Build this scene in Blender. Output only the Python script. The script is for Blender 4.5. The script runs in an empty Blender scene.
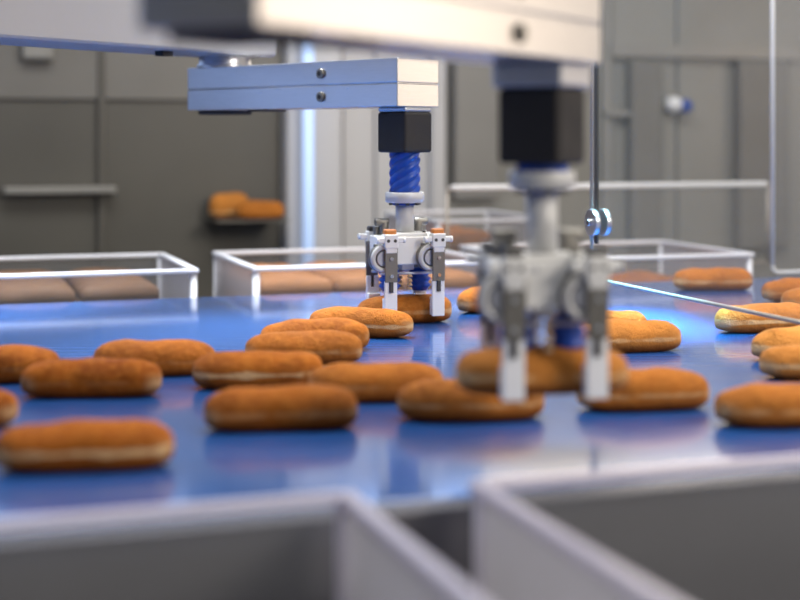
import bpy, math, random
from mathutils import Vector, Matrix, noise

SC = bpy.context.scene
COL = SC.collection
ZB = 0.90                       # height of the belt above the floor
CAMH = 0.31                     # camera height above the belt
F = 1450.0                      # focal length in pixels of an 800 px wide frame
HOR = 136.0                     # image row of the horizon
A = math.radians(18.3)          # heading of the belt
CA, SA = math.cos(A), math.sin(A)

# ---------------------------------------------------------------- camera
cam_d = bpy.data.cameras.new('camera')
cam = bpy.data.objects.new('camera', cam_d)
COL.objects.link(cam)
cam.location = (0, 0, ZB + CAMH)
cam.rotation_euler = (math.pi / 2, 0, 0)
cam_d.sensor_width = 36
cam_d.lens = F / 800 * 36
cam_d.shift_y = -(300 - HOR) / 800
cam_d.clip_start = 0.02
cam_d.dof.use_dof = True
cam_d.dof.focus_distance = 2.26
cam_d.dof.aperture_fstop = (cam_d.lens / 1000) / 0.029
SC.camera = cam

# ---------------------------------------------------------------- light
def bp(u, v, z=0.0):
    """belt frame (u along the belt, v across it, z above it) -> world"""
    return Vector((u * CA - v * SA, u * SA + v * CA, ZB + z))


w = bpy.data.worlds.new('world')
SC.world = w
w.use_nodes = True
w.node_tree.nodes['Background'].inputs[0].default_value = (0.97, 0.97, 1.0, 1)
w.node_tree.nodes['Background'].inputs[1].default_value = 0.22


def area(name, loc, target, sx, sy, power, color):
    l = bpy.data.lights.new(name, 'AREA')
    l.shape = 'RECTANGLE'
    l.size, l.size_y = sx, sy
    l.energy = power
    l.color = color
    o = bpy.data.objects.new(name, l)
    COL.objects.link(o)
    o.location = loc
    o.rotation_euler = (Vector(target) - Vector(loc)).to_track_quat('-Z', 'Y').to_euler()
    return o


area('ceiling_light', (0.2, 2.3, ZB + 2.3), (0.2, 2.2, ZB), 3.0, 1.2, 62, (1, 0.97, 0.93))
area('warm_bay_light', (3.7, 3.0, ZB + 0.75), (0.1, 2.4, ZB + 0.35), 1.5, 1.1, 13, (1, 0.80, 0.58))
area('warm_aisle_light', (2.2, 0.2, ZB + 1.5), (0.3, 2.1, ZB + 0.1), 0.9, 0.9, 38, (1, 0.91, 0.80))
area('back_belt_fill', bp(0.15, 2.62, 1.35), bp(0.15, 2.55, 0), 1.7, 0.3, 15, (0.90, 0.96, 1.0)).data.spread = math.radians(60)  # added fill that brightens the far left of the belt


def spot(name, loc, target, power, color, size, blend):
    sl = bpy.data.lights.new(name, 'SPOT')
    sl.energy, sl.color, sl.spot_size, sl.spot_blend, sl.shadow_soft_size = power, color, math.radians(size), blend, 0.05
    so = bpy.data.objects.new(name, sl)
    COL.objects.link(so)
    so.location = loc
    so.rotation_euler = (Vector(target) - Vector(loc)).to_track_quat('-Z', 'Y').to_euler()


strip_light = area('strip_light', (0.405, 2.40, ZB + 1.3), (0.404, 2.40, ZB), 0.34, 0.04, 2.6, (0.22, 0.78, 1.0))
strip_light.rotation_euler = (0, 0, math.radians(97))
strip_light.data.spread = math.radians(12)
spot('roll_spot', (1.0, 1.9, ZB + 1.5), (0.52, 2.10, ZB), 42, (1.0, 0.95, 0.88), 26, 0.7)
SC.view_settings.view_transform = 'Standard'
SC.view_settings.look = 'None'
SC.view_settings.gamma = 1
SC.view_settings.use_curve_mapping = False
SC.view_settings.exposure = 0.5


# ---------------------------------------------------------------- frames of reference
def u_of(px, v):
    t = (px - 400) / F
    return v * (SA + t * CA) / (CA - t * SA)


def z_of(y, u, v):
    Y = u * SA + v * CA
    return CAMH - (y - HOR) * Y / F


# ---------------------------------------------------------------- materials
def lin(c):
    return tuple(((x / 255) / 12.92 if x / 255 <= 0.04045 else ((x / 255 + 0.055) / 1.055) ** 2.4) for x in c) + (1,)


class NT:
    def __init__(s, name):
        s.m = bpy.data.materials.new(name)
        s.m.use_nodes = True
        s.t = s.m.node_tree
        s.p = s.t.nodes['Principled BSDF']
        s.o = s.t.nodes['Material Output']

    def n(s, kind, **kw):
        x = s.t.nodes.new(kind)
        for k, v in kw.items():
            setattr(x, k, v)
        return x

    def l(s, a, b):
        s.t.links.new(a, b)

    def math(s, op, a, b=None, clamp=False):
        x = s.n('ShaderNodeMath', operation=op)
        x.use_clamp = clamp
        for i, q in enumerate((a, b)):
            if q is None:
                continue
            if isinstance(q, (int, float)):
                x.inputs[i].default_value = q
            else:
                s.l(q, x.inputs[i])
        return x.outputs[0]

    def mix(s, f, a, b):
        x = s.n('ShaderNodeMix', data_type='RGBA')
        for i, q in ((0, f), (6, a), (7, b)):
            if isinstance(q, (int, float, tuple)):
                x.inputs[i].default_value = q
            else:
                s.l(q, x.inputs[i])
        return x.outputs[2]

    def noise(s, scale, detail=3, vec=None, rough=0.5):
        x = s.n('ShaderNodeTexNoise')
        x.inputs['Scale'].default_value = scale
        x.inputs['Detail'].default_value = detail
        x.inputs['Roughness'].default_value = rough
        if vec is not None:
            s.l(vec, x.inputs['Vector'])
        return x.outputs['Fac']

    def ramp(s, f, a, b):
        x = s.n('ShaderNodeMapRange')
        x.interpolation_type = 'SMOOTHSTEP'
        s.l(f, x.inputs[0])
        x.inputs[1].default_value = a
        x.inputs[2].default_value = b
        return x.outputs[0]


def plain(name, rgb, rough=0.5, metal=0.0, var=0.12, scale=18.0, bump=0.0, stretch=None, coat=0.0):
    t = NT(name)
    tc = t.n('ShaderNodeTexCoord')
    vec = tc.outputs['Object']
    if stretch:
        mp = t.n('ShaderNodeMapping')
        mp.inputs['Scale'].default_value = stretch
        t.l(vec, mp.inputs[0])
        vec = mp.outputs[0]
    nz = t.noise(scale, 4, vec)
    c = lin(rgb)
    lo = tuple(x * (1 - var) for x in c[:3]) + (1,)
    hi = tuple(min(1, x * (1 + var)) for x in c[:3]) + (1,)
    t.l(t.mix(nz, lo, hi), t.p.inputs['Base Color'])
    t.p.inputs['Metallic'].default_value = metal
    r = t.n('ShaderNodeMapRange')
    t.l(nz, r.inputs[0])
    r.inputs[3].default_value = max(0.02, rough * 0.8)
    r.inputs[4].default_value = min(1, rough * 1.2)
    t.l(r.outputs[0], t.p.inputs['Roughness'])
    if coat:
        t.p.inputs['Coat Weight'].default_value = coat
        t.p.inputs['Coat Roughness'].default_value = 0.1
    if bump:
        b = t.n('ShaderNodeBump')
        b.inputs['Strength'].default_value = bump
        b.inputs['Distance'].default_value = 0.002
        t.l(nz, b.inputs['Height'])
        t.l(b.outputs[0], t.p.inputs['Normal'])
    return t.m


def emissive(name, rgb, strength):
    t = NT(name)
    t.p.inputs['Base Color'].default_value = lin(rgb)
    t.p.inputs['Emission Color'].default_value = lin(rgb)
    t.p.inputs['Emission Strength'].default_value = strength
    return t.m


def see_through(name, rgb, clear, rough, trans=0.5, edge=0.0):
    """translucent plastic: part of the light passes straight through, part is scattered"""
    t = NT(name)
    tc = t.n('ShaderNodeTexCoord')
    nz = t.noise(9, 3, tc.outputs['Object'])
    c = lin(rgb)
    col = t.mix(nz, tuple(x * 0.9 for x in c[:3]) + (1,), c)
    t.l(col, t.p.inputs['Base Color'])
    t.p.inputs['Roughness'].default_value = rough
    tl = t.n('ShaderNodeBsdfTranslucent')
    t.l(col, tl.inputs[0])
    m1 = t.n('ShaderNodeMixShader')
    m1.inputs[0].default_value = trans
    t.l(t.p.outputs[0], m1.inputs[1])
    t.l(tl.outputs[0], m1.inputs[2])
    tr = t.n('ShaderNodeBsdfTransparent')
    m2 = t.n('ShaderNodeMixShader')
    m2.inputs[0].default_value = clear
    t.l(m1.outputs[0], m2.inputs[1])
    t.l(tr.outputs[0], m2.inputs[2])
    t.l(m2.outputs[0], t.o.inputs[0])
    return t.m


def belt_material():
    t = NT('blue_belt')
    tc = t.n('ShaderNodeTexCoord')
    mp = t.n('ShaderNodeMapping')
    mp.inputs['Scale'].default_value = (0.6, 5.0, 1)
    t.l(tc.outputs['Object'], mp.inputs[0])
    nz = t.noise(2.2, 4, mp.outputs[0])
    t.l(t.mix(nz, (0.005, 0.062, 0.26, 1), (0.009, 0.105, 0.38, 1)), t.p.inputs['Base Color'])
    r = t.n('ShaderNodeMapRange')
    t.l(nz, r.inputs[0])
    r.inputs[3].default_value = 0.36
    r.inputs[4].default_value = 0.48
    t.p.inputs['Specular IOR Level'].default_value = 0.18
    t.p.inputs['Coat IOR'].default_value = 1.6
    t.p.inputs['Coat Weight'].default_value = 1.0
    t.p.inputs['Coat Roughness'].default_value = 0.10
    t.l(r.outputs[0], t.p.inputs['Roughness'])
    fine = t.noise(420, 2, tc.outputs['Object'])
    b = t.n('ShaderNodeBump')
    b.inputs['Strength'].default_value = 0.05
    b.inputs['Distance'].default_value = 0.0006
    t.l(fine, b.inputs['Height'])
    mp2 = t.n('ShaderNodeMapping')
    mp2.inputs['Scale'].default_value = (1.2, 26, 1)
    t.l(tc.outputs['Object'], mp2.inputs[0])
    b2 = t.n('ShaderNodeBump')
    b2.inputs['Strength'].default_value = 0.22
    b2.inputs['Distance'].default_value = 0.004
    t.l(t.noise(1.6, 3, mp2.outputs[0]), b2.inputs['Height'])
    t.l(b2.outputs[0], b.inputs['Normal'])
    t.l(b.outputs[0], t.p.inputs['Normal'])
    return t.m


def bread_material():
    t = NT('bread_crust')
    tc = t.n('ShaderNodeTexCoord')
    ob = tc.outputs['Object']
    info = t.n('ShaderNodeObjectInfo')
    add = t.n('ShaderNodeVectorMath', operation='ADD')
    t.l(ob, add.inputs[0])
    sc = t.math('MULTIPLY', info.outputs['Random'], 7.0)
    t.l(sc, add.inputs[1])
    v = add.outputs[0]
    tone = t.n('ShaderNodeAttribute', attribute_type='OBJECT', attribute_name='tone').outputs['Fac']
    pale = t.n('ShaderNodeAttribute', attribute_type='OBJECT', attribute_name='pale').outputs['Fac']
    sep = t.n('ShaderNodeSeparateXYZ')
    t.l(ob, sep.inputs[0])
    big = t.noise(22, 3, v)
    mid = t.noise(95, 5, v, 0.65)
    fine = t.noise(650, 3, v, 0.6)
    crust = t.mix(t.ramp(big, 0.3, 0.7), lin((138, 68, 8)), lin((176, 94, 14)))
    crust = t.mix(t.math('MULTIPLY', t.ramp(mid, 0.35, 0.75), 0.45), crust, lin((212, 132, 48)))
    crust = t.mix(t.math('MULTIPLY', tone, 0.8), crust, lin((222, 156, 80)))  # tone: crust's own paleness plus stronger light painted into some rolls
    crust = t.mix(t.math('MULTIPLY', t.ramp(fine, 0.56, 0.72), 0.35), crust, lin((120, 58, 14)))
    # pale seam along the lower flank, and paler ends
    d = t.math('ABSOLUTE', t.math('SUBTRACT', sep.outputs[2], 0.0185))
    wob = t.math('MULTIPLY', t.math('SUBTRACT', t.noise(34, 2, v), 0.5), 0.010)
    seam = t.math('SUBTRACT', 1.0, t.ramp(t.math('ADD', d, wob), 0.0012, 0.0042))
    seam = t.math('MULTIPLY', seam, t.ramp(t.noise(26, 2, v), 0.30, 0.50))
    seam = t.math('MULTIPLY', seam, pale, True)
    low = t.math('SUBTRACT', 1.0, t.ramp(sep.outputs[2], 0.014, 0.032))
    ends = t.math('MULTIPLY', t.ramp(t.math('ABSOLUTE', sep.outputs[0]), 0.058, 0.078), low)
    ends = t.math('MULTIPLY', ends, t.ramp(t.noise(40, 2, v), 0.35, 0.6))
    ends = t.math('MULTIPLY', ends, 0.6)
    c = t.mix(seam, crust, lin((228, 186, 132)))
    c = t.mix(ends, c, lin((232, 194, 142)))
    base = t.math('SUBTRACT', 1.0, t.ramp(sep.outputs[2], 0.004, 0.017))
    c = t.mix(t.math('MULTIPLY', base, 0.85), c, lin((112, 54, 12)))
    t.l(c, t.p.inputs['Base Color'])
    t.p.inputs['Roughness'].default_value = 0.65
    t.p.inputs['Specular IOR Level'].default_value = 0.15
    h = t.math('ADD', t.math('MULTIPLY', mid, 1.0), t.math('MULTIPLY', fine, 0.35))
    b = t.n('ShaderNodeBump')
    b.inputs['Strength'].default_value = 0.8
    b.inputs['Distance'].default_value = 0.006
    t.l(h, b.inputs['Height'])
    t.l(b.outputs[0], t.p.inputs['Normal'])
    return t.m


M = dict(
    belt=belt_material(),
    bread=bread_material(),
    steel=plain('brushed_steel', (200, 200, 204), 0.30, 1.0, 0.08, 30, 0.05, (1, 1, 14)),
    link=plain('grey_link_paint', (150, 150, 154), 0.4, 0.2, 0.05, 12),
    alu=plain('anodised_aluminium', (188, 190, 198), 0.42, 0.85, 0.06, 20, 0.03),
    chrome=plain('polished_steel', (215, 215, 215), 0.12, 1.0, 0.04),
    plate=plain('steel_plate', (128, 125, 119), 0.42, 0.75, 0.12, 40, 0.05, (1, 1, 8)),
    dark=plain('black_anodised', (34, 31, 31), 0.65, 0.1, 0.15, 40),
    white=plain('white_plastic', (224, 224, 222), 0.38, 0.0, 0.04, 40),
    tip=plain('white_finger_plastic', (240, 241, 243), 0.32, 0.0, 0.03, 40),
    grey=plain('light_grey_casting', (196, 196, 196), 0.45, 0.1, 0.06, 40),
    blue=plain('blue_silicone', (16, 68, 165), 0.34, 0.0, 0.10, 60),
    tan=plain('tan_rod', (196, 164, 124), 0.4, 0.1, 0.08, 60),
    orange=plain('amber_cap', (190, 116, 52), 0.4, 0.0, 0.12, 60),
    slot=plain('dark_slot', (70, 68, 66), 0.5, 0.3, 0.1),
    bin=see_through('translucent_bin', (170, 170, 172), 0.80, 0.30, 0.4),
    frosted=see_through('frosted_corner', (232, 228, 240), 0.05, 0.3, 0.4),
    bin_end=see_through('milky_bin_end', (214, 214, 222), 0.34, 0.3, 0.5),
    rim=plain('white_bin_rim', (226, 228, 236), 0.32, 0.0, 0.04, 20),
    clear=see_through('clear_acrylic', (190, 194, 194), 0.94, 0.06, 0.2),
    edge_dull=plain('dull_acrylic_edge', (158, 152, 144), 0.35, 0.0, 0.05, 30),
    edge=plain('acrylic_edge', (222, 224, 226), 0.22, 0.0, 0.05, 30),
    bread_dark=plain('dark_bread', (96, 66, 40), 0.8, 0, 0.25, 30, 0.3),  # darker bread colour for the left rear bin
    wheat=plain('brown_bread', (150, 100, 58), 0.8, 0, 0.25, 30, 0.3),
    wall=plain('grey_wall', (120, 120, 116), 0.7, 0.0, 0.25, 1.6),
    floor=plain('grey_floor', (66, 66, 66), 0.5, 0.0, 0.2, 3),
    panel_dark=plain('dark_grey_panel', (88, 86, 80), 0.45, 0.1, 0.30, 2.6),
    panel_soft=plain('soft_grey_panel', (112, 110, 105), 0.42, 0.1, 0.3, 3.0),
    panel_mid=plain('mid_grey_panel', (138, 137, 132), 0.42, 0.1, 0.22, 3.0),  # uneven grey stands in for blurred reflections on the panels
    panel_light=plain('light_grey_panel', (196, 196, 198), 0.42, 0.1, 0.08, 3.0),
    machine=plain('grey_machine_paint', (138, 137, 134), 0.4, 0.3, 0.12, 5),
    frame=plain('conveyor_steel', (104, 104, 110), 0.45, 0.6, 0.1, 10),
    lamp=emissive('tube_glow', (185, 212, 255), 0.42),
    fill_panel=emissive('warm_fill_glow', (236, 222, 204), 4.2),  # warm glow of an added panel, mirrored as beige sheen
    cool_fill_panel=emissive('cool_fill_glow', (168, 200, 255), 1.7),
    blue_fill_panel=emissive('blue_fill_glow', (164, 192, 245), 0.72),  # bluish glow of the added side panel
)


# ---------------------------------------------------------------- mesh builder
class MB:
    def __init__(s):
        s.v, s.f, s.sm = [], [], []

    def add(s, verts, faces, smooth=False, mat=None):
        b = len(s.v)
        for p in verts:
            p = Vector(p)
            s.v.append(mat @ p if mat is not None else p)
        for q in faces:
            s.f.append(tuple(b + i for i in q))
            s.sm.append(smooth)
        return s

    def box(s, c, size, rz=0.0, mat=None):
        hx, hy, hz = (x / 2 for x in size)
        R = Matrix.Translation(Vector(c)) @ Matrix.Rotation(rz, 4, 'Z')
        if mat is not None:
            R = mat @ R
        vs = [(x, y, z) for z in (-hz, hz) for y in (-hy, hy) for x in (-hx, hx)]
        fs = [(0, 2, 3, 1), (4, 5, 7, 6), (0, 1, 5, 4), (2, 6, 7, 3), (0, 4, 6, 2), (1, 3, 7, 5)]
        return s.add(vs, fs, False, R)

    def lathe(s, prof, mat, seg=32, fn=None, smooth=True):
        """profile of (radius, z) about z, closed with caps where the radius is not zero"""
        vs, fs = [], []
        n = len(prof)
        for r, z in prof:
            for k in range(seg):
                a = 2 * math.pi * k / seg
                rr = r * fn(a, z) if fn else r
                vs.append((rr * math.cos(a), rr * math.sin(a), z))
        for i in range(n - 1):
            for k in range(seg):
                a, b = i * seg + k, i * seg + (k + 1) % seg
                fs.append((a, b, b + seg, a + seg))
        s.add(vs, fs, smooth, mat)
        b = len(s.v) - len(vs)
        s.f.append(tuple(b + k for k in reversed(range(seg))))
        s.sm.append(False)
        s.f.append(tuple(b + (n - 1) * seg + k for k in range(seg)))
        s.sm.append(False)
        return s

    def cyl(s, p0, p1, r, seg=24, mat=None, r1=None):
        p0, p1 = Vector(p0), Vector(p1)
        d = p1 - p0
        R = Matrix.Translation(p0) @ d.to_track_quat('Z', 'Y').to_matrix().to_4x4()
        if mat is not None:
            R = mat @ R
        return s.lathe([(r, 0), (r if r1 is None else r1, d.length)], R, seg)

    def ring(s, c, axis, r, t, mat=None, seg=36, tube=10):
        """a torus"""
        R = Matrix.Translation(Vector(c)) @ Vector(axis).to_track_quat('Z', 'Y').to_matrix().to_4x4()
        if mat is not None:
            R = mat @ R
        vs, fs = [], []
        for i in range(seg):
            a = 2 * math.pi * i / seg
            for j in range(tube):
                b = 2 * math.pi * j / tube
                q = r + t * math.cos(b)
                vs.append((q * math.cos(a), q * math.sin(a), t * math.sin(b)))
        for i in range(seg):
            for j in range(tube):
                fs.append((i * tube + j, ((i + 1) % seg) * tube + j, ((i + 1) % seg) * tube + (j + 1) % tube, i * tube + (j + 1) % tube))
        return s.add(vs, fs, True, R)

    def prism(s, pts, y0, y1, mat=None):
        """outline in x, z pushed along y"""
        n = len(pts)
        vs = [(x, y0, z) for x, z in pts] + [(x, y1, z) for x, z in pts]
        fs = [tuple(range(n)), tuple(reversed(range(n, 2 * n)))]
        for i in range(n):
            j = (i + 1) % n
            fs.append((i, i + n, j + n, j))
        return s.add(vs, fs, False, mat)

    def build(s, name, mat, parent=None, bevel=0.0, seg=2):
        lo = Vector([min(p[i] for p in s.v) for i in range(3)])
        hi = Vector([max(p[i] for p in s.v) for i in range(3)])
        c = (lo + hi) / 2
        me = bpy.data.meshes.new(name)
        me.from_pydata([p - c for p in s.v], [], s.f)
        for p, q in zip(me.polygons, s.sm):
            p.use_smooth = q
        import bmesh
        bm = bmesh.new()
        bm.from_mesh(me)
        bmesh.ops.recalc_face_normals(bm, faces=bm.faces)
        bm.to_mesh(me)
        bm.free()
        me.materials.append(M[mat])
        o = bpy.data.objects.new(name, me)
        COL.objects.link(o)
        o.location = c
        if bevel:
            b = o.modifiers.new('edge', 'BEVEL')
            b.width = bevel
            b.segments = seg
            b.limit_method = 'ANGLE'
            b.angle_limit = math.radians(40)
        if parent is not None:
            adopt(o, parent)
        return o


def world_loc(o):
    p = o.location.copy()
    while o.parent is not None:
        o = o.parent
        p += o.location
    return p


def adopt(o, parent):
    """all roots here are unrotated empties, all parts unrotated meshes: offsets simply subtract"""
    p = o.location.copy()
    o.parent = parent
    o.location = p - world_loc(parent)


def empty(name, loc):
    o = bpy.data.objects.new(name, None)
    COL.objects.link(o)
    o.location = loc
    o.empty_display_size = 0.05
    return o


def tag(o, label=None, cat=None, group=None, kind=None):
    for k, v in (('label', label), ('category', cat), ('group', group), ('kind', kind)):
        if v:
            o[k] = v
    return o


BM = Matrix.Translation((0, 0, ZB)) @ Matrix.Rotation(A, 4, 'Z')     # belt frame


# ---------------------------------------------------------------- setting
def slab(name, u0, u1, v0, v1, z0, z1, mat, parent=None, bevel=0.0):
    return MB().box(((u0 + u1) / 2, (v0 + v1) / 2, (z0 + z1) / 2), (u1 - u0, v1 - v0, z1 - z0), 0, BM).build(name, mat, parent, bevel)


tag(slab('floor', -5, 8, -2.5, 6.4, -ZB - 0.05, -ZB, 'floor'), kind='structure')
tag(slab('wall_back', -5, 8, 6.0, 6.1, -ZB, 3.2, 'wall'), kind='structure')
for i, (a, b, m) in enumerate(((-3.4, -0.6, 'cool_fill_panel'), (-0.56, 2.36, 'cool_fill_panel'), (2.38, 5.8, 'fill_panel'))):
    tag(slab('fill_panel_%d' % (i + 1), a, b, 5.98, 6.0, 0.86, 2.3, m), kind='structure')  # unseen glowing panels, added to give the belt its sheen

tag(slab('wall_left', -3.6, -3.5, -1.0, 6.0, -ZB, 3.2, 'wall'), kind='structure')
tag(slab('fill_panel_4', -3.5, -3.48, 1.9, 4.3, 0.1, 1.7, 'blue_fill_panel'), kind='structure')  # out-of-view glow added to tint the forearm blue

VE = 4.3                        # the machine enclosure stands across the cell, behind the bins


def strip(name, x0, x1, y0, y1, v, mat, parent=None, depth=0.04, bevel=0.0):
    u0, u1 = u_of(x0, v), u_of(x1, v)
    um = (u0 + u1) / 2
    return slab(name, u0, u1, v, v + depth, z_of(y1, um, v), z_of(y0, um, v), mat, parent, bevel)


enc = empty('machine_enclosure', bp(0.4, VE, -ZB))
tag(enc, 'long grey machine enclosure with dark and pale panels behind the bins', 'enclosure')
TOPZ, LOWZ = 0.80, -ZB


def epanel(name, x0, x1, mat, dv=0.0, z0=LOWZ, z1=TOPZ, depth=0.03, bevel=0.004):
    return slab(name, u_of(x0, VE + dv), u_of(x1, VE + dv), VE + dv, VE + dv + depth, z0, z1, mat, enc, bevel)


epanel('dark_panel', -420, 100, 'panel_dark')
epanel('dark_panel', 103, 288, 'panel_dark')
epanel('upper_panel', -420, 288, 'panel_soft', -0.012, z_of(100, 0.5, VE), TOPZ, 0.02)
epanel('post', 98, 106, 'panel_dark', -0.02, depth=0.02)
epanel('corner_post', 287, 343, 'panel_light', -0.07, depth=0.12, bevel=0.012)
epanel('pale_panel', 343, 374, 'panel_light', -0.01)
epanel('pale_panel', 376, 436, 'panel_light', -0.01)
epanel('door_post', 432, 447, 'panel_light', -0.05, depth=0.08, bevel=0.01)
epanel('grey_panel', 447, 603, 'panel_mid')
epanel('seam_post', 603, 612, 'machine', -0.02, depth=0.04)
epanel('grey_panel', 612, 676, 'panel_mid')
epanel('grey_panel', 678, 900, 'panel_mid')
epanel('grey_panel', 903, 1300, 'panel_mid')
strip('cross_rail', 606, 656, 111, 116, VE - 0.04, 'machine', enc)
strip('cross_rail', 612, 800, 46, 58, VE - 0.03, 'machine', enc)
strip('handle_bar', 4, 117, 187, 194, VE - 0.06, 'panel_mid', enc, 0.05, 0.004)
for (x0, x1, y0, y1, m) in ((632, 664, 60, 250, 'panel_soft'), (740, 790, 60, 250, 'panel_soft'),
                            (455, 500, 60, 200, 'machine'), (22, 54, 36, 60, 'panel_mid')):
    strip('service_box', x0, x1, y0, y1, VE - 0.05, m, enc, 0.045, 0.01)

tube = MB().cyl(bp(u_of(306.5, VE - 0.10), VE - 0.12, -0.34), bp(u_of(306.5, VE - 0.10), VE - 0.12, 0.64), 0.017, 20).build('tube_glass', 'lamp')
troot = empty('tube_light', bp(u_of(306.5, VE - 0.10), VE - 0.11, -0.4))
tag(troot, 'upright bluish white glowing tube light on the pale corner post', 'light')
adopt(tube, troot)
for z in (-0.36, 0.66):
    slab('end_cap', u_of(306.5, VE - .1) - 0.02, u_of(306.5, VE - .1) + 0.02, VE - 0.14, VE - 0.072, z - 0.02, z + 0.02, 'alu', troot, 0.003)

# small white and blue fitting up on the grey panels
uf = u_of(673, VE)
zf = z_of(105, uf, VE)
fit = MB().lathe([(0.004, 0), (0.026, 0.004), (0.03, 0.03), (0.018, 0.055), (0.004, 0.06)],
                 BM @ Matrix.Translation((uf - 0.015, VE - 0.003, zf)) @ Matrix.Rotation(math.radians(90), 4, 'X'), 20).build('valve_knob', 'tip')
tag(fit, 'small white valve knob with a blue collar high on the grey panels', 'knob')
adopt(MB().lathe([(0.008, 0), (0.022, 0.003), (0.022, 0.05), (0.008, 0.054)],
                 BM @ Matrix.Translation((uf + 0.022, VE - 0.003, zf - 0.004)) @ Matrix.Rotation(math.radians(90), 4, 'X'), 20).build('collar', 'blue'), fit)

# ---------------------------------------------------------------- conveyor
VF, VB = 1.17, 2.765
conv = empty('conveyor', bp(0.6, (VF + VB) / 2, -ZB))
tag(conv, 'wide blue belt conveyor carrying the bread rolls across the cell', 'conveyor')
slab('belt', -3.2, 4.2, VF, VB, -0.035, 0.0, 'belt', conv, 0.004)
slab('side_rail', -3.2, 4.2, VF - 0.03, VF - 0.002, -0.14, -0.001, 'frame', conv, 0.003)
slab('side_rail', -3.2, 4.2, VB + 0.002, VB + 0.03, -0.14, -0.012, 'frame', conv, 0.003)
slab('bed', -3.15, 4.15, VF + 0.01, VB - 0.01, -0.09, -0.037, 'frame', conv)
for u in (-3.0, -1.4, 0.3, 2.1, 3.9):
    for v in (VF + 0.05, VB - 0.05):
        slab('leg', u - 0.03, u + 0.03, v - 0.03, v + 0.03, -ZB, -0.09, 'frame', conv, 0.004)


# ---------------------------------------------------------------- bins
def make_bin(u0, u1, v0, v1, ztop, depth, label, stand=True):
    root = empty('plastic_bin', bp((u0 + u1) / 2, (v0 + v1) / 2, ztop - depth))
    tag(root, label, 'bin', 'translucent white bins beside the conveyor')
    th = 0.006
    zb = ztop - depth
    b = MB()
    for a0 in (u0, u1 - th):
        MB().box((a0 + th / 2, (v0 + v1) / 2, (zb + ztop - 0.01) / 2), (th, v1 - v0 - 2 * th, ztop - 0.01 - zb), 0, BM).build('end_wall', 'bin_end', root)
    for (a0, a1, c0, c1) in ((u0, u1, v0, v0 + th), (u0, u1, v1 - th, v1)):
        b.box(((a0 + a1) / 2, (c0 + c1) / 2, (zb + ztop - 0.01) / 2), (a1 - a0, c1 - c0, ztop - 0.01 - zb), 0, BM)
    b.box(((u0 + u1) / 2, (v0 + v1) / 2, zb + th / 2), (u1 - u0, v1 - v0, th), 0, BM)
    b.build('bin_body', 'bin', root)
    o = 0.006
    r = MB()
    for (a0, a1, c0, c1) in ((u0 - o, u1 + o, v0 - o, v0 + th + 0.002), (u0 - o, u1 + o, v1 - th - 0.002, v1 + o),
                             (u0 - o, u0 + th + 0.002, v0 + th + 0.002, v1 - th - 0.002), (u1 - th - 0.002, u1 + o, v0 + th + 0.002, v1 - th - 0.002)):
        r.box(((a0 + a1) / 2, (c0 + c1) / 2, ztop - 0.0045), (a1 - a0, c1 - c0, 0.009), 0, BM)
    r.build('rim', 'rim' if v0 > 2 else 'frosted', root, 0.003, 3)
    for (a, c) in ((u0, v0), (u1, v0), (u0, v1), (u1, v1)):
        au = a + (0.004 if a == u0 else -0.004)
        cv = c + (0.004 if c == v0 else -0.004)
        MB().cyl((au, cv, zb), (au, cv, ztop - 0.011), 0.0075, 16, BM).build('corner_post', 'rim' if v0 > 2 else 'frosted', root)
    return root


def stand_for(u0, u1, v0, v1, ztop, label):
    root = empty('bin_stand', bp((u0 + u1) / 2, (v0 + v1) / 2, -ZB))
    tag(root, label, 'stand', 'steel stands under the bins')
    slab('shelf', u0, u1, v0, v1, ztop - 0.02, ztop, 'frame', root, 0.003)
    for u in (u0 + 0.04, u1 - 0.04):
        for v in (v0 + 0.04, v1 - 0.04):
            slab('leg', u - 0.02, u + 0.02, v - 0.02, v + 0.02, -ZB, ztop - 0.02, 'frame', root)


make_bin(-0.45, 0.325, 0.66, 1.115, 0.026, 0.34, 'empty translucent bin in the foreground, left of the gap')
make_bin(0.435, 1.25, 0.66, 1.115, 0.026, 0.34, 'empty translucent bin in the foreground, right of the gap')
make_bin(-0.05, 0.512, 2.825, 3.235, 0.05, 0.30, 'bread-filled translucent bin behind the belt, left of the pale corner post')
make_bin(0.63, 1.135, 2.825, 3.235, 0.05, 0.30, 'bread-filled translucent bin behind the belt, directly behind the sharp gripper')
make_bin(1.225, 1.76, 2.825, 3.235, 0.05, 0.30, 'bread-filled translucent bin behind the belt, seen through the hanging guard')
make_bin(1.20, 1.50, 3.34, 3.75, 0.105, 0.35, 'taller translucent bin of bread standing behind the other bins')
stand_for(-0.5, 1.3, 0.64, 1.13, 0.026 - 0.34, 'low steel stand under the two foreground bins')
stand_for(-0.1, 1.82, 2.80, 3.26, 0.05 - 0.30, 'low steel stand under the row of bins behind the belt')
stand_for(1.15, 1.55, 3.30, 3.78, 0.105 - 0.35, 'small steel stand under the tall rear bin')


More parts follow.
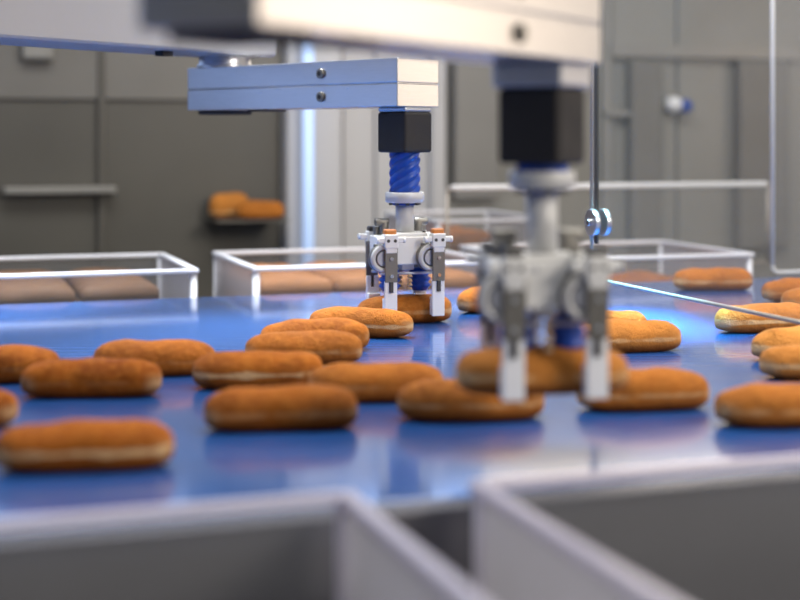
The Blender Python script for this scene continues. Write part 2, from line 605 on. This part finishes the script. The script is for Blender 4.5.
# ---------------------------------------------------------------- bread
def bun_mesh(seed, L=0.16, W=0.058, H=0.0445, bend=0.004, n=44, k=28):
    rnd = random.Random(seed)
    ph = rnd.random() * 50
    bend = bend * rnd.uniform(-1, 1)
    fat = rnd.uniform(-0.06, 0.06)
    e = rnd.uniform(3.2, 4.2)
    vs, fs = [], []
    for i in range(n + 1):
        a = -math.pi / 2 + math.pi * i / n
        t = math.sin(a)
        f = max(0.0, 1 - abs(t) ** e) ** (1 / 2.3)
        f *= 1 + fat * t
        for j in range(k):
            th = 2 * math.pi * j / k
            cy, cz = math.cos(th), math.sin(th)
            y = W / 2 * f * math.copysign(abs(cy) ** 0.88, cy)
            zc = H * 0.44
            if cz >= 0:
                z = zc + H * 0.56 * f ** 0.85 * cz
            else:
                z = zc - zc * f ** 0.6 * min(1.0, 1.25 * abs(cz) ** 0.75)
            x = t * L / 2
            p = Vector((x, y, z))
            q = noise.noise(Vector((x * 26 + ph, y * 26, z * 26 + ph))) * 0.0034 + noise.noise(Vector((x * 62, y * 62 + ph, z * 62))) * 0.0011
            if cz > -0.3:
                nrm = Vector((t * 0.4, cy, cz)).normalized()
                p += nrm * q * f
            p.y += bend * (1 - 2 * t * t)
            p.z = max(p.z, 0.0)
            vs.append(p)
    for i in range(n):
        for j in range(k):
            a, b = i * k + j, i * k + (j + 1) % k
            fs.append((a, a + k, b + k, b))
    return vs, fs


def bun(px, yb, psi, label, seed, L=0.16, pale=0.4, tone=0.2, z=0.0, W=0.058, H=0.0445, at=None, group='bread rolls on the blue belt'):
    """px: image column of the middle, yb: image row where the roll meets the belt"""
    if at is None:
        d = CAMH * F / (yb - HOR) + 0.022
        x = (px - 400) / F * d
    else:
        x, d = at
    vs, fs = bun_mesh(seed, L, W, H)
    me = bpy.data.meshes.new('bread_roll')
    me.from_pydata(vs, [], fs)
    for p in me.polygons:
        p.use_smooth = True
    me.validate()
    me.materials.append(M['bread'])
    o = bpy.data.objects.new('bread_roll', me)
    COL.objects.link(o)
    o.location = (x, d, ZB + z)
    o.rotation_euler = (0, 0, math.radians(psi))
    o['pale'] = float(pale)
    o['tone'] = float(tone)
    tag(o, label, 'bread roll', group)
    return o


AX = (0.008, 2.42)              # axis of the sharp gripper
AF = (0.140, 1.43)              # axis of the blurred gripper
ROLLS = [
    (85, 473, 9, 'bread roll nearest the left foreground bin, pale seam along its whole side', 0.165, 1.0, 0.05),
    (-59, 432, 8, 'bread roll cut off at the left edge, only its tip showing above the nearest roll', 0.16, 0.2, 0.0),
    (92, 399, 4, 'darkest seamless bread roll on the left, just behind the roll with the whole-length pale seam', 0.166, 0.1, 0.0),
    (-5, 384, 8, 'bread roll at the left edge behind the others, only its right half showing', 0.16, 0.1, 0.05),
    (155, 377, 7, 'bread roll on the left half-hidden behind two rolls in front of it', 0.158, 0.2, 0.15),
    (258, 390, 5, 'bread roll with a bright pale seam, just behind the plain middle roll', 0.16, 1.3, 0.1),
    (281, 432, 8, 'plain brown bread roll alone in the middle front of the belt', 0.163, 0.25, 0.1),
    (304, 366, 7, 'bumpy bread roll lying right in front of another, left of the sharp gripper', 0.160, 0.35, 0.2),
    (315, 352, 8, 'bread roll tucked behind the bumpy roll left of the sharp gripper', 0.158, 0.2, 0.15),
    (361, 338, -14, 'bread roll lying in front of the gripped roll, its thick end to the right', 0.166, 0.8, 0.25),
    (376, 403, 6, 'bread roll overlapped at its right end by the one beside the blurred gripper', 0.16, 0.2, 0.25),
    (471, 422, 5, 'bread roll below the blurred gripper, left of the gap under its fingers', 0.163, 0.5, 0.25),
    (491, 312, 42, 'bread roll end peeking out between the two grippers', 0.15, 0.3, 0.25),
    (598, 341, 10, 'bread roll mostly hidden behind the right blurred finger', 0.155, 0.3, 0.45),
    (627, 353, 10, 'brightly lit bread roll just right of the blurred gripper', 0.162, 0.6, 0.55),
    (643, 412, 9, 'bread roll right under the raised roll, on the right of the blurred gripper', 0.155, 0.5, 0.3),
    (790, 428, 8, 'bread roll at the right edge above the right foreground bin', 0.165, 0.4, 0.3),
    (713, 291, 4, 'farthest bread roll on the belt, seen alone through the hanging guard', 0.16, 0.6, 0.25),
    (803, 303, 8, 'bread roll under the rounded corner of the acrylic door', 0.158, 0.2, 0.2),
    (763, 333, 17, 'bread roll lying under the bright lower edge of the hanging guard', 0.165, 1.0, 0.5),
    (824, 313, 8, 'bread roll at the right edge peeking out behind the roll under the guard', 0.158, 0.2, 0.35),
    (856, 331, 16, 'bread roll whose tip shows at the right edge, above the two pale rolls', 0.158, 0.2, 0.35),
    (804, 361, 14, 'pale floury bread roll at the right edge, behind another pale one', 0.16, 1.4, 0.85),
    (822, 380, 10, 'pale bread roll at the right edge, in front of the floury one', 0.165, 0.8, 0.6),
]
for i, (px, yb, psi, lab, L, pale, tone) in enumerate(ROLLS):
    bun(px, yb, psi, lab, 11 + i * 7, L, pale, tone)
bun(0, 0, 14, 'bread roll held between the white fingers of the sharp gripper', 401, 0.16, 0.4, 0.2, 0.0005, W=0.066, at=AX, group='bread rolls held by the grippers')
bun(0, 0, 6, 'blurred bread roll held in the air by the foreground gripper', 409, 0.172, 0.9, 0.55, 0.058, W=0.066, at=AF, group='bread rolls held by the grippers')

# loaves on a ledge of the dark enclosure
ul = u_of(246, VE - 0.12)
zl = z_of(219, ul, VE - 0.12)
led = slab('ledge', ul - 0.10, ul + 0.11, VE - 0.20, VE - 0.002, zl - 0.006, zl, 'panel_dark', None, 0.003)
tag(led, 'narrow dark ledge on the dark enclosure panel carrying two rolls', 'ledge')
p = bp(ul - 0.035, VE - 0.05)
bun(0, 0, 40, 'pale-topped bread roll on the dark ledge, the rear one of two', 77, 0.13, 1.0, 0.6, zl, H=0.075, at=(p.x, p.y), group='bread rolls on the ledge')
p = bp(ul + 0.04, VE - 0.135)
bun(0, 0, 10, 'orange bread roll on the dark ledge, the front one of two', 83, 0.14, 0.2, 0.3, zl, H=0.055, at=(p.x, p.y), group='bread rolls on the ledge')


def heap(u0, u1, v0, v1, z0, z1, seed, label, mat='bread'):
    """the bread that fills a bin"""
    r = random.Random(seed)
    b = MB()
    z = z0
    while z < z1 - 0.04:
        v = v0 + 0.035
        while v < v1 - 0.03:
            u = u0 + 0.085
            while u < u1 - 0.07:
                vs, fs = bun_mesh(r.randint(0, 9999), 0.155, n=14, k=12)
                b.add(vs, fs, True, BM @ Matrix.Translation((u, v, z)) @ Matrix.Rotation(r.uniform(-.08, .08), 4, 'Z'))
                u += 0.163
            v += 0.064
        z += 0.0445
    o = b.build('bread_heap', mat)
    o['tone'] = 0.15
    tag(o, label, 'bread', None, 'stuff')


heap(-0.04, 0.502, 2.835, 3.225, -0.243, 0.03, 1, 'dark brown bread filling the bin left of the pale corner post', 'bread_dark')
heap(0.64, 1.125, 2.835, 3.225, -0.243, 0.03, 2, 'brown bread filling the bin behind the sharp gripper', 'wheat')
heap(1.235, 1.75, 2.835, 3.225, -0.243, 0.00, 3, 'brown bread filling the bin behind the hanging guard')
heap(1.21, 1.49, 3.35, 3.74, -0.238, 0.09, 4, 'brown bread filling the taller rear bin')


# ---------------------------------------------------------------- pick robots
def make_robot(axis, lift, rise, front_cap, phi, bar_dir, bar_len, bar_z, link_dir, link_len, label):
    """a pick and place robot: link, forearm, motor, sleeve, shaft and a gripper of four fingers"""
    ax, ay = axis
    bd = Vector((bar_dir[0], bar_dir[1], 0)).normalized()
    bang = math.atan2(bd.y, bd.x)
    B = Matrix.Translation((ax, ay, ZB)) @ Matrix.Rotation(bang, 4, 'Z')          # forearm frame: x runs to the elbow
    elbow = Vector((ax, ay, 0)) + bd * bar_len
    ld = Vector((link_dir[0], link_dir[1], 0)).normalized()
    Lk = Matrix.Translation((elbow.x, elbow.y, ZB)) @ Matrix.Rotation(math.atan2(ld.y, ld.x), 4, 'Z')
    base = elbow + ld * link_len
    root = empty('pick_robot', (base.x, base.y, ZB + 1.6))
    tag(root, label, 'robot', 'pick and place robots over the belt')
    z0, z1 = bar_z, bar_z + 0.080
    zm = z0 + 0.039
    W = 0.100
    # base column and upper link
    MB().lathe([(0.11, z1 + 0.03), (0.11, z1 + 0.19), (0.085, z1 + 0.21), (0.085, 1.6)], Lk @ Matrix.Translation((link_len, 0, 0)), 40).build('base_column', 'grey', root, 0.004)
    up = MB().box((link_len / 2 - 0.01, 0, z1 + 0.022 + 0.045), (link_len + 0.12, 0.14, 0.09), 0, Lk).build('upper_link', 'link', root, 0.006)
    MB().box((0.2, 0.035, z1 + 0.018), (0.025, 0.02, 0.010), 0, Lk).build('bracket', 'dark', up)
    el = MB().lathe([(0.053, z1 - 0.002), (0.053, z1 + 0.006), (0.049, z1 + 0.0065), (0.049, z1 + 0.023)], Lk, 40).build('elbow_bearing', 'steel', root, 0.001)
    # forearm: two stacked halves with a fine groove between them
    fa = MB()
    x0, x1 = -0.031, bar_len + 0.05
    for (a, b) in ((z0, zm - 0.0006), (zm + 0.0006, z1)):
        fa.box(((x0 + x1) / 2, 0, (a + b) / 2), (x1 - x0, W, b - a), 0, B)
    fa.box(((x0 + x1) / 2, 0, zm), (x1 - x0 - 0.004, W - 0.004, 0.004), 0, B)
    f = fa.build('forearm', 'steel', root, 0.0015)
    MB().box((x1 - 0.05, 0, z0 - 0.004), (0.075, W * 0.7, 0.008), 0, B).build('lower_cover', 'dark', f, 0.002)
    MB().box((x1 - 0.17, 0, z0 - 0.0015), (0.04, W * 0.6, 0.003), 0, B).build('lower_cover', 'dark', f)
    for z in (z0 + 0.019, z1 - 0.021):
        for sd in (1, -1):
            c = (bar_len * 0.32, sd * W / 2, z)
            MB().cyl(c, (c[0], c[1] + sd * 0.005, c[2]), 0.0088, 20, B).build('screw', 'plate', f, 0.0015)
            MB().cyl((c[0], c[1] + sd * 0.0045, c[2]), (c[0], c[1] + sd * 0.0054, c[2]), 0.0045, 6, B).build('hex_socket', 'dark', f)
    # motor
    mt = 0.350 if bar_z < 0.37 else 0.357
    cap = MB().box((0, 0, (mt + z0) / 2), (0.064 if bar_z < 0.37 else 0.074, 0.064 if bar_z < 0.37 else 0.074, z0 - mt), 0, B).build('motor_cap', 'alu', root, 0.003)
    MB().cyl((-0.018, 0.02, z0 - 0.001), (-0.018, 0.02, z0 + 0.004), 0.003, 12, B).build('dowel', 'dark', cap)
    mo = MB().box((0, 0, (mt + 0.2825) / 2), (0.066, 0.066, mt - 0.2825), 0, B).build('motor', 'dark', root, 0.005, 3)
    # twisted blue sleeve
    zs0, zs1 = 0.2165 + lift + rise, 0.2835
    Ax = Matrix.Translation((ax, ay, ZB))
    nz = 40
    prof = [(0.0245, zs0 + (zs1 - zs0) * i / nz) for i in range(nz + 1)]
    tw = 2 * math.pi * 0.9 / 0.067
    MB().lathe(prof, Ax, 96, lambda a, z: 0.92 + 0.15 * abs(math.sin((a * 5 - (z - zs0) * tw * 5 * 0.95) / 2))).build('twisted_sleeve', 'blue', root)
    # flange and shaft
    zf0 = 0.199 + lift + rise
    fl = MB().lathe([(0.030, zf0), (0.0325, zf0 + 0.002), (0.0325, zf0 + 0.0155), (0.031, zf0 + 0.0175)], Ax, 48).build('flange', 'grey', root)
    for i in range(8):
        a = 2 * math.pi * i / 8 + 0.2
        MB().cyl((0.024 * math.cos(a), 0.024 * math.sin(a), zf0 - 0.004), (0.024 * math.cos(a), 0.024 * math.sin(a), zf0 + 0.001), 0.0032, 10, Ax).build('bolt', 'slot', fl)
    MB().lathe([(0.021, zf0 - 0.004), (0.021, zf0)], Ax, 32).build('blue_gasket', 'blue', root)
    MB().lathe([(0.0155, 0.15 + lift), (0.0155, zf0 - 0.003)], Ax, 32).build('shaft', 'grey', root)
    # gripper, in its own frame (x along the roll, y across it)
    G = Matrix.Translation((ax, ay, ZB + lift)) @ Matrix.Rotation(phi, 4, 'Z')
    gb = MB()
    gb.box((0, 0, 0.1465), (0.062, 0.058, 0.007), 0, G)
    gb.box((0, 0, 0.121), (0.104, 0.064, 0.046), 0, G)
    gb.box((0, 0, 0.094), (0.022, 0.034, 0.012), 0, G)
    body = gb.build('gripper_body', 'white', root, 0.002)
    for sx in (-1, 1):
        for sy in (-1, 1):
            MB().cyl((sx * 0.026, sy * 0.023, 0.149), (sx * 0.026, sy * 0.023, 0.153), 0.003, 10, G).build('screw', 'slot', body)
    for sx in (-1, 1):
        v = MB()
        v.cyl((sx * 0.030, 0.02, 0.145), (sx * 0.030, 0.02, 0.166), 0.008, 16, G)
        v.cyl((sx * 0.022, 0.02, 0.166), (sx * 0.046, 0.02, 0.166), 0.0065, 16, G)
        v.cyl((sx * 0.040, 0.03, 0.144), (sx * 0.040, 0.03, 0.158), 0.006, 14, G)
        v.build('air_fitting', 'plate', root, 0.001)
    # suction bellows
    for sx in (-1, 1):
        prof = [(0.010, 0.090), (0.015, 0.0875)]
        for i in range(3):
            z = 0.086 - i * 0.0105
            prof += [(0.0185, z - 0.003), (0.0185, z - 0.0045), (0.0135, z - 0.0095)]
        prof += [(0.013, 0.0525)]
        bl = MB().lathe(prof, G @ Matrix.Translation((sx * 0.0265, 0, 0)), 32).build('suction_bellows', 'blue', root)
        MB().lathe([(0.0105, 0.0525), (0.0105, 0.0478)], G @ Matrix.Translation((sx * 0.0265, 0, 0)), 24).build('cup_foot', 'tip', bl)
    for sy in (-0.026, 0.026):
        MB().cyl((-0.05, sy, 0.0835), (0.05, sy, 0.0835), 0.0022, 12, G).build('guide_rod', 'alu', root)
        r = MB()
        for i in range(4):
            r.cyl((0, sy, 0.056 + i * 0.007), (0, sy, 0.0605 + i * 0.007), 0.0048, 12, G, 0.0030)
        r.build('ribbed_rod', 'tan', root)
    # four fingers, two on each flank
    for sx in (-1, 1):
        for sy in (-1, 1):
            T = G @ Matrix.Translation((sx * 0.041, sy * 0.047, 0)) @ Matrix.Rotation(0 if sy < 0 else math.pi, 4, 'Z')
            fg = MB()                                     # clevis: front faces -y
            fg.box((0, 0.000, 0.1385), (0.023, 0.020, 0.023), 0, T)
            fg.box((0, -0.002, 0.1405), (0.046, 0.011, 0.009), 0, T)
            fg.box((0, -0.0065, 0.126), (0.019, 0.005, 0.014), 0, T)
            finger = fg.build('finger', 'white', root, 0.0018)
            for q in (-1, 1):
                MB().cyl((q * 0.0205, -0.004, 0.1405), (q * 0.0245, -0.004, 0.1405), 0.0052, 16, T).build('pivot_pin', 'white', finger, 0.001)
                MB().cyl((q * 0.0058, -0.0105, 0.1395), (q * 0.0058, -0.0075, 0.1395), 0.0028, 12, T).build('screw', 'slot', finger)
            c = MB()
            c.box((0, 0.002, 0.153), (0.020, 0.016, 0.010), 0, T)
            c.build('end_cap', front_cap if sy < 0 else 'slot', finger, 0.003, 3)
            h = MB()
            h.cyl((-0.010, 0.003, 0.110), (-0.010, 0.015, 0.110), 0.0235, 36, T)
            h.box((-0.004, 0.012, 0.112), (0.040, 0.010, 0.044), 0, T)
            h.build('gear_housing', 'plate', finger, 0.002)
            MB().ring((-0.010, 0.0015, 0.110), (0, 1, 0), 0.0185, 0.0042, T).build('pivot_ring', 'grey', finger)
            MB().cyl((-0.010, -0.001, 0.110), (-0.010, 0.004, 0.110), 0.0125, 28, T).build('pivot_disc', 'alu', finger, 0.001)
            pl = MB().box((0, -0.0062, 0.098), (0.0212, 0.0036, 0.052), 0, T).build('steel_plate', 'plate', finger, 0.0008)
            for z in (0.110, 0.082):
                MB().cyl((0, -0.0105, z), (0, -0.0078, z), 0.0030, 14, T).build('screw', 'chrome', pl)
            MB().box((0, -0.0068, 0.064), (0.0062, 0.0050, 0.018), 0, T).build('slide_tab', 'slot', pl, 0.0008)
            tp = MB()                                     # tip: two prongs above, one blade below, bent in a little at the end
            tp.box((-0.0068, -0.003, 0.064), (0.0076, 0.0056, 0.020), 0, T)
            tp.box((0.0068, -0.003, 0.064), (0.0076, 0.0056, 0.020), 0, T)
            tp.prism([(-0.0107, 0.0545), (0.0107, 0.0545), (0.0107, 0.014), (-0.0107, 0.014)], -0.0058, -0.0002, T)
            tp.box((0, 0.004, 0.030), (0.0206, 0.0116, 0.030), 0, T)
            tp.build('finger_tip', 'tip', finger, 0.0012)
    return root


make_robot(AX, 0.0, 0.0, 'orange', A, (-0.72, 0.69), 0.470, 0.358, (-0.57, -0.82), 0.80, 'sharp pick robot in the middle with blue twisted sleeve and four-fingered gripper')
make_robot(AF, 0.045, 0.014, 'slot', math.radians(9), (-0.5, -0.87), 0.50, 0.381, (-0.95, -0.2), 0.75, 'blurred pick robot in the foreground with a black motor, holding a roll up')


# ---------------------------------------------------------------- acrylic guards
def rounded(u0, u1, z0, z1, r, corners):
    pts = []
    for (cu, cz, a0, key) in ((u1 - r, z1 - r, 0, 'tr'), (u0 + r, z1 - r, 90, 'tl'), (u0 + r, z0 + r, 180, 'bl'), (u1 - r, z0 + r, 270, 'br')):
        if key in corners:
            for i in range(9):
                a = math.radians(a0 + 90 * i / 8)
                pts.append((cu + r * math.cos(a), cz + r * math.sin(a)))
        else:
            a = math.radians(a0 + 45)
            pts.append((cu + math.copysign(r, math.cos(a)), cz + math.copysign(r, math.sin(a))))
    return pts


def sheet(name, pts, v, th, mat4, label, edge_w=0.006, edge='edge'):
    """a clear sheet with a bright sawn edge all the way round"""
    root = empty(name, mat4 @ Vector((sum(p[0] for p in pts) / len(pts), v, min(p[1] for p in pts))))
    tag(root, label, 'guard')
    MB().prism(pts, v - th / 2, v + th / 2, mat4).build('clear_sheet', 'clear', root)
    n = len(pts)
    b = MB()
    cu = sum(p[0] for p in pts) / n
    cz = sum(p[1] for p in pts) / n
    for i in range(n):
        a, c = Vector(pts[i]), Vector(pts[(i + 1) % n])
        t = (c - a)
        if t.length < 1e-6:
            continue
        b.cyl((a.x, v, a.y), (c.x, v, c.y), edge_w / 2, 10, mat4)
    b.build('sheet_edge', edge, root)
    return root


u_door = u_of(768, 2.80)
sheet('acrylic_door', rounded(u_door, u_door + 1.2, 0.008, 1.1, 0.016, ('bl', 'tl')), 2.782, 0.008, BM,
      'clear acrylic door with a rounded lower corner at the right edge', 0.009)
u_low = u_of(447, 3.29)
low = sheet('acrylic_guard', rounded(u_low, u_of(768, 3.29), -0.02, 0.185, 0.015, ('tl',)), 3.29, 0.008, BM,
            'low clear acrylic guard with a bright top edge behind the row of bins', 0.010, 'edge_dull')
slab('top_strip', u_low + 0.01, u_of(766, 3.29), 3.28, 3.30, 0.178, 0.192, 'edge', low, 0.004)
# the hanging guard runs across the belt: its plane is v / z at u = 1.12
HG = BM @ Matrix.Translation((1.12, 0, 0)) @ Matrix.Rotation(math.radians(90), 4, 'Z')
VH = 2.313
sheet('hanging_guard', rounded(1.30, VH, 0.06, 1.1, 0.01, ()), 0.0, 0.006, HG,
      'clear acrylic guard hanging across the belt, its lower edge a bright line', 0.006, 'edge_dull')
# rod and clamp that carry it
rod = empty('clamp_rod', HG @ Vector((VH - 0.05, 0.02, 1.1)))
tag(rod, 'dark upright rod with a pair of polished clamp discs on the hanging guard', 'clamp rod')
vr, zr = VH - 0.03, 0.160
MB().box((vr, 0.0058, (zr + 1.1) / 2 - 0.012), (0.012, 0.0042, 1.1 - zr + 0.05), 0, HG).build('rod', 'slot', rod, 0.001)
for (a, b) in ((0.0082, 0.0182), (-0.0130, -0.0034)):
    MB().cyl((vr, a, zr), (vr, b, zr), 0.0235, 40, HG).build('clamp_disc', 'steel', rod, 0.0012)
MB().cyl((vr, 0.0175, zr), (vr, 0.0225, zr), 0.006, 20, HG).build('clamp_screw', 'chrome', rod, 0.001)
MB().cyl((vr, 0.0215, zr), (vr, 0.0232, zr), 0.003, 6, HG).build('hex_socket', 'dark', rod)
